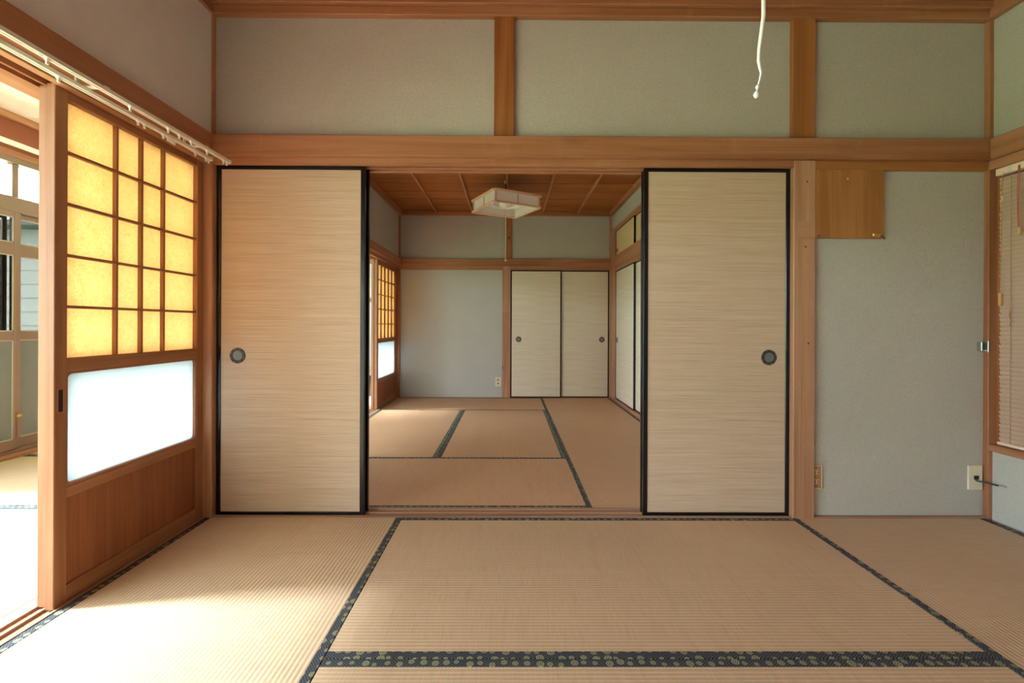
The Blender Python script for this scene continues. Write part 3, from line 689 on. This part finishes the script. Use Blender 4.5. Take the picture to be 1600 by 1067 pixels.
SG1, SG2 = 'shoji of the near room', 'shoji of the far room'
zs1 = (0.058, 0.400, 0.772, 0.826, 1.700)
W1 = 0.735
pi0, pi1 = 0.045, 0.690
gapc = 0.200
vb1 = (pi0 + 0.203, (pi0 + pi1) / 2, pi1 - 0.203)
make_shoji((-1.510, 1.514, 0.0), W1, 1.735, vb1, zs1, 'glowing paper shoji with frosted glass pane and dark pull slot', SG1, pullhole=True)
make_shoji((-1.551, 1.530, 0.0), W1, 1.735, vb1, zs1, 'shoji parked behind the glowing one, only its edge showing', SG1)
zs2 = (0.060, 0.330, 0.735, 0.785, 1.620)
W2 = 0.862
vb2 = tuple(0.045 + 0.772 * k / 5 for k in range(1, 5))
make_shoji((-1.480, 5.088, 0.002), W2, 1.678, vb2, zs2, 'far room shoji of narrow panes with a square frosted glass', SG2, boards=2)
make_shoji((-1.521, 5.098, 0.002), W2, 1.678, vb2, zs2, 'shoji parked behind the far room shoji, only its edge showing', SG2, boards=2)

make_shoji((-1.480, 2.372, 0.002), W2, 1.678, vb2, zs2, 'far room shoji parked against the partition wall', SG2, boards=2)
make_shoji((-1.521, 2.372, 0.002), W2, 1.678, vb2, zs2, 'outer far room shoji parked against the partition wall', SG2, boards=2)

# ------------------------------------------------------------------ double curtain rail of the near room
t = thing('curtain_rail', (0, 0, 1.713), label='white double curtain rail with hanging runners along the near shoji', cat='curtain rail')
glide = None
for (xr, ye, spots) in ((-1.337, 2.185, (1.33, 1.62, 1.80, 1.86, 1.93, 2.03, 2.145, 2.17)), (-1.402, 2.15, (1.43, 1.735, 1.765, 1.86, 1.885, 1.897, 1.909, 1.921, 2.05, 2.12, 2.14))):
    r_ = MB()
    r_.box(xr - 0.0095, xr + 0.0095, 0.1, ye, 0.003, 0.009, bev=0.002); r_.box(xr - 0.0095, xr - 0.004, 0.1, ye, -0.005, 0.004, bev=0.001); r_.box(xr + 0.004, xr + 0.0095, 0.1, ye, -0.005, 0.004, bev=0.001)
    r_ = r_.build('rail', 'white', t)
    B(xr - 0.011, xr + 0.011, ye - 0.006, ye + 0.006, -0.008, 0.011, bev=0.003).build('end_cap', 'white', r_)
    for y in spots:
        if glide is None:
            glide = MB(); glide.box(-0.006, 0.006, -0.006, 0.006, -0.011, 0.002, bev=0.002); glide.box(-0.003, 0.003, -0.004, 0.004, -0.022, -0.010, bev=0.001)
            glide = glide.build('runner', 'white', r_); glide.location = (xr, y, 0)
        else: copyof(glide, 'runner', r_, (xr, y, 0))
for y in (0.35, 1.52, 2.02):
    m = MB(); m.box(-1.432, -1.328, y - 0.010, y + 0.010, 0.008, 0.012, bev=0.001); m.box(-1.432, -1.426, y - 0.008, y + 0.008, 0.008, 0.050, bev=0.001)
    m.build('bracket', 'white', t)

# ------------------------------------------------------------------ window blind on the right wall
XB = 2.392
t = thing('venetian_blind', (XB, 2.222, 0.372), label='beige venetian blind with closed slats on the window', cat='blind')
BL = 1.45; HB = 1.336
B(-0.026, 0.012, -BL, 0.0, HB - 0.030, HB + 0.004, bev=0.003).build('headrail', 'blind', t)
B(-0.028, -0.024, -0.075, -0.055, HB - 0.028, HB + 0.003, bev=0.001).build('headrail_clip', 'ivory', t)
B(-0.012, 0.012, -BL, 0.004, 0.000, 0.014, bev=0.004).build('bottom_rail', 'blind', t)
# curved slat profile
mb = MB(); cols = []
for k in range(6):
    u = (k / 5 - 0.5) * 0.0275; sag = 0.0022 * (1 - (2 * k / 5 - 1) ** 2)
    a = math.radians(68)
    # room side edge low: tilt
    px = -u * math.cos(a) - sag * math.sin(a); pz = -u * math.sin(a) * -1 - sag * 0.3
    cols.append((px, pz))
for dy in (-BL, -0.002): pass
vv = [[mb.bm.verts.new((px, dy, pz)) for (px, pz) in cols] for dy in (-BL, -0.002)]
for k in range(5): mb.bm.faces.new((vv[0][k], vv[0][k + 1], vv[1][k + 1], vv[1][k]))
bmesh.ops.solidify(mb.bm, geom=mb.bm.faces[:], thickness=0.0004)
s0 = mb.build('slat', 'blind', t)
ns = 60; pitch = (HB - 0.034 - 0.020) / ns
s0.location = (0, 0, 0.024)
for k in range(1, ns): copyof(s0, 'slat', t, (0, random.uniform(-0.002, 0.002), 0.024 + pitch * k))
for y in (-0.062, -0.135): # ladder tapes
    pts = []
    for k in range(ns * 2): pts.append((-0.0135 - (0.002 if k % 2 else 0), y + (0.0012 if k % 2 else -0.0012), 0.018 + pitch * k / 2))
    MB().tube(pts, 0.0013, 4).build('ladder_cord', 'tancord', t)
def cord(name, mat, pts, r): return MB().tube(pts, r, 6).build(name, mat, t)
c1 = cord('tilt_cord', 'tancord', [(-0.027, -0.040, HB - 0.02), (-0.026, -0.032, HB - 0.08), (-0.025, -0.030, HB - 0.25), (-0.024, -0.022, HB - 0.60)], 0.0011)
B(-0.030, -0.022, -0.036, -0.028, HB - 0.16, HB - 0.135, bev=0.002).build('cord_bead', 'ivory', c1)
B(-0.030, -0.020, -0.028, -0.018, HB - 0.66, HB - 0.60, bev=0.002).build('cord_tassel', 'beadwood', c1)
c2_ = cord('lift_cord', 'redcord', [(-0.028, -0.105, HB - 0.01), (-0.03, -0.102, HB - 0.12), (-0.03, -0.104, HB - 0.25), (-0.03, -0.107, HB - 0.30)], 0.0018)
cord('lift_cord', 'redcord', [(-0.028, -0.110, HB - 0.01), (-0.032, -0.112, HB - 0.10), (-0.031, -0.109, HB - 0.22), (-0.03, -0.111, HB - 0.30)], 0.0018)
B(-0.036, -0.024, -0.116, -0.104, HB - 0.335, HB - 0.30, bev=0.003).build('wood_tassel', 'beadwood', c2_)
cord('loose_strings', 'tancord', [(-0.020, -0.066, 0.66), (-0.021, -0.063, 0.63), (-0.020, -0.067, 0.60), (-0.021, -0.064, 0.575)], 0.003)
# closed window behind the blind
t = thing('window_11', (0, 0, 0), label='closed shuttered window behind the beige blind', cat='window', kind='structure')
B(2.475, 2.492, 0.70, 2.245, 0.36, 1.72).build('shutter', 'dark', t)
trim(bx(2.40, 2.49, 2.225, 2.245, 0.36, 1.715), 'orange_z', 'dark window jamb beside the blind', 'jamb')

# ------------------------------------------------------------------ things on the partition wall
t = thing('wall_board', (1.6725, 2.262, 1.380), label='square orange wooden board mounted high beside the weathered post', cat='board')
B(-0.1705, 0.1725, -0.014, 0.008, 0, 0.337, bev=0.002).build('panel', 'board', t)
b_ = B(0.112, 0.150, -0.022, -0.013, 0.006, 0.024, bev=0.003); b_.box(0.148, 0.160, -0.020, -0.014, 0.016, 0.023, bev=0.002); b_.box(0.146, 0.152, -0.019, -0.014, 0.004, 0.012, bev=0.001)
cc = b_.build('brass_catch', 'brass', t)
MB().lathe([(0.0045, 0), (0.0035, 0.002), (0, 0.0022)], Matrix.Translation((0.120, -0.022, 0.015)) @ Matrix.Rotation(PI / 2, 4, 'X'), 10).build('screw', 'steel', cc)
pts = [(0.153 + 0.0, -0.017, 0.004), (0.160, -0.019, 0.006), (0.168, -0.019, 0.004), (0.173, -0.019, -0.002), (0.170, -0.019, -0.007), (0.166, -0.019, -0.003)]
MB().tube(pts, 0.0018, 6).build('wire_hook', 'bronze', t)
MB().lathe([(0.006, -0.001), (0.005, 0.003), (0, 0.0035)], Matrix.Translation((-0.009, -0.014, 0.292)) @ Matrix.Rotation(PI / 2, 4, 'X'), 12).build('screw', 'steel', t)
MB().lathe([(0.006, -0.001), (0.004, 0.002), (0, 0.0025)], Matrix.Translation((-0.150, -0.014, 0.010)) @ Matrix.Rotation(PI / 2, 4, 'X'), 12).build('screw', 'bronze', t)

def outlet(loc, w_, h, label, rows=2, plate='tanplate', sock='socket'):
    t = thing('wall_outlet', loc, label=label, cat='outlet')
    p = MB(); p.box(-w_ / 2, w_ / 2, -0.005, 0.003, -h / 2, h / 2, bev=0.002); p.build('plate', plate, t)
    f = MB()
    for (x0, x1, z0, z1) in ((-w_ / 2, w_ / 2, h / 2 - 0.005, h / 2), (-w_ / 2, w_ / 2, -h / 2, -h / 2 + 0.004), (w_ / 2 - 0.005, w_ / 2, -h / 2, h / 2), (-w_ / 2, -w_ / 2 + 0.004, -h / 2, h / 2)):
        f.box(x0, x1, -0.0065, -0.004, z0, z1, bev=0.0008)
    f.build('rim', 'socket' if plate == 'tanplate' else plate, t)
    for z in (0.024, -0.022):
        s = B(-0.0135, 0.0135, -0.0075, -0.004, z - 0.011, z + 0.011, bev=0.0015).build('socket', sock, t)
        for x in (-0.007, 0.007):
            B(x - 0.0018, x + 0.0018, -0.0082, -0.007, z - 0.006, z + 0.006).build('slot', 'slot', s)
    for z in (0.050, -0.047):
        MB().lathe([(0.003, -0.001), (0.0025, 0.001), (0, 0.0014)], Matrix.Translation((0, -0.0048, z)) @ Matrix.Rotation(PI / 2, 4, 'X'), 10).build('screw', 'slot', t)
    return t
outlet((1.523, 2.267, 0.198), 0.060, 0.117, 'tan double wall outlet low beside the weathered post')
outlet((-0.145, 5.978, 0.205), 0.075, 0.120, 'small double outlet low on the far end wall', plate='ivory', sock='tanplate')
outlet((-2.345, 7.716, 0.20), 0.075, 0.120, 'double outlet on the white wall of the side room', plate='ivory', sock='ivory')

t = thing('wall_socket_plate', (2.316, 2.267, 0.196), label='ivory wall plate with dark square hole and short cut cable', cat='wall plate')
m = MB(); m.box(-0.036, 0.036, -0.007, 0.003, -0.061, 0.061, bev=0.003); m.build('plate', 'ivory', t)
B(-0.009, 0.016, -0.0078, -0.004, -0.008, 0.011).build('square_hole', 'slot', t)
pts = [(-0.002, -0.006, -0.004), (-0.004, -0.016, -0.012), (0.004, -0.026, -0.012), (0.020, -0.040, -0.013), (0.034, -0.050, -0.016), (0.046, -0.058, -0.019), (0.056, -0.064, -0.019)]
MB().tube(pts, 0.0042, 8).build('cable', 'cable', t)
MB().tube([(0.0545, -0.063, -0.019), (0.059, -0.075, -0.0185), (0.063, -0.088, -0.018)], 0.0046, 10).build('connector', 'steel', t)

t = thing('metal_latch', (2.352, 2.250, 0.848), label='small zinc latch on the corner post by the blind', cat='latch')
B(0.000, 0.007, -0.012, 0.012, -0.028, 0.028, bev=0.002).build('keeper', 'steel', t)
B(-0.022, -0.014, -0.002, 0.022, -0.022, 0.022, bev=0.002).build('tongue', 'steel', t)
B(-0.020, 0.004, -0.004, 0.003, -0.022, -0.017, bev=0.001).build('pin', 'steel', t)

# ------------------------------------------------------------------ side room box on its end wall
t = thing('breaker_box', (-2.375, 7.71, 1.385), label='white electrical box hanging on the white end wall', cat='electrical box')
B(-0.14, 0.085, -0.09, 0.01, 0, 0.33, bev=0.01).build('case', 'white', t)
B(-0.12, 0.060, -0.096, -0.088, 0.02, 0.31, bev=0.004).build('cover', 'ivory', t)
B(0.020, 0.046, -0.106, -0.094, 0.18, 0.24, bev=0.003).build('switch', 'slot', t)
MB().lathe([(0.03, -0.02), (0.03, 0.03), (0.022, 0.04), (0, 0.042)], Matrix.Translation((0.10, -0.04, 0.20)) @ Matrix.Rotation(PI / 2, 4, 'X'), 16).build('round_knob', 'slot', t)

# ------------------------------------------------------------------ square ceiling lamps
def make_lamp(loc, rz, label, zc, cord_pts, cord_r, group, knots):
    t = thing('ceiling_lamp', loc, rz, label=label, cat='lamp', group=group)
    S = 0.535; h = 0.130; b = 0.016
    def ring(z0, z1, s, wd, nm):
        for sx, sy, ax in ((0, 1, 'x'), (0, -1, 'x'), (1, 0, 'y'), (-1, 0, 'y')):
            if ax == 'x': o = B(-s, s, sy * s - wd / 2, sy * s + wd / 2, z0, z1, bev=0.002)
            else: o = B(sx * s - wd / 2, sx * s + wd / 2, -s + wd / 2, s - wd / 2, z0, z1, bev=0.002)
            o.build(nm, 'lamp_wood', t)
    ring(0, 0.016, S / 2 - 0.008, 0.022, 'lower_bar'); ring(h - 0.016, h, S / 2 - 0.004, 0.026, 'upper_bar')
    for sx in (-1, 1):
        for sy in (-1, 1):
            x, y = sx * (S / 2 - 0.022), sy * (S / 2 - 0.022)
            B(x - b / 2, x + b / 2, y - b / 2, y + b / 2, 0.014, h - 0.014, bev=0.001).build('corner_post', 'lamp_wood', t)
    e = S / 2 - 0.024
    for sx, sy in ((0, 1), (0, -1), (1, 0), (-1, 0)):
        if sx == 0: B(-e, e, sy * e - 0.0015, sy * e + 0.0015, 0.012, h - 0.012).build('side_panel', 'lamp_acryl', t); B(-0.005, 0.005, sy * (e + 0.005) - 0.004, sy * (e + 0.005) + 0.004, 0.014, h - 0.014, bev=0.001).build('side_bar', 'lamp_wood', t)
        else: B(sx * e - 0.0015, sx * e + 0.0015, -e, e, 0.012, h - 0.012).build('side_panel', 'lamp_acryl', t); B(sx * (e + 0.005) - 0.004, sx * (e + 0.005) + 0.004, -0.005, 0.005, 0.014, h - 0.014, bev=0.001).build('side_bar', 'lamp_wood', t)
    B(-e, e, -e, e, h - 0.012, h - 0.006).build('reflector', 'white', t)
    for R in (0.185, 0.140):
        MB().tube([(R * math.cos(2 * PI * k / 40), R * math.sin(2 * PI * k / 40), 0.075) for k in range(41)], 0.014, 8, cap=False).build('ring_tube', 'tube', t)
    MB().lathe([(0, 0.045), (0.055, 0.047), (0.065, 0.055), (0.065, h - 0.01)], seg=24).build('ballast', 'white', t)
    MB().tube([(0, 0, h - 0.01), (0, 0, zc - loc[2] - 0.03)], 0.006, 8).build('hanger', 'slot', t)
    MB().lathe([(0.022, 0), (0.022, -0.015), (0.012, -0.03), (0, -0.03)], Matrix.Translation((0, 0, zc - loc[2])), 20).build('ceiling_cup', 'ivory', t)
    c = MB().tube(cord_pts, cord_r, 8).build('pull_cord', 'white', t)
    for (p, r) in knots or [((cord_pts[-1][0], cord_pts[-1][1], cord_pts[-1][2]), 0.012)]:
        MB().lathe([(0, r * 1.25), (r * 0.6, r * 0.9), (r, 0), (r * 0.7, -r * 0.9), (0, -r * 1.3)], Matrix.Translation(p), 12).build('cord_end', 'white' if knots else 'lamp_wood', c)
    return t
LG = 'square framed ceiling lamps'
make_lamp((-0.042, 4.71, 2.120), math.radians(29), 'square pale-wood ceiling lamp with white sides hanging in the far room', C2, [(0, 0, 0.05), (0, 0, -0.51)], 0.0036, LG, None)
lz = 2.15
make_lamp((0.452, 0.82, lz), 0, 'near room ceiling lamp with thick white pull cord ending in two knots', CZ,
          [(0.002, 0, 0.05), (0.002, 0, 1.50 - lz), (-0.006, 0, 1.44 - lz), (-0.0065, 0, 1.42 - lz), (-0.004, 0, 1.407 - lz), (-0.002, 0, 1.398 - lz), (-0.005, 0, 1.385 - lz), (-0.0085, 0, 1.372 - lz), (-0.0105, 0, 1.355 - lz)],
          [0.0036, 0.0036, 0.0032, 0.003, 0.0026, 0.0017, 0.0016, 0.0015, 0.0015], LG, [((-0.0085, 0, 1.373 - lz), 0.0036), ((-0.0105, 0, 1.3595 - lz), 0.0052)])
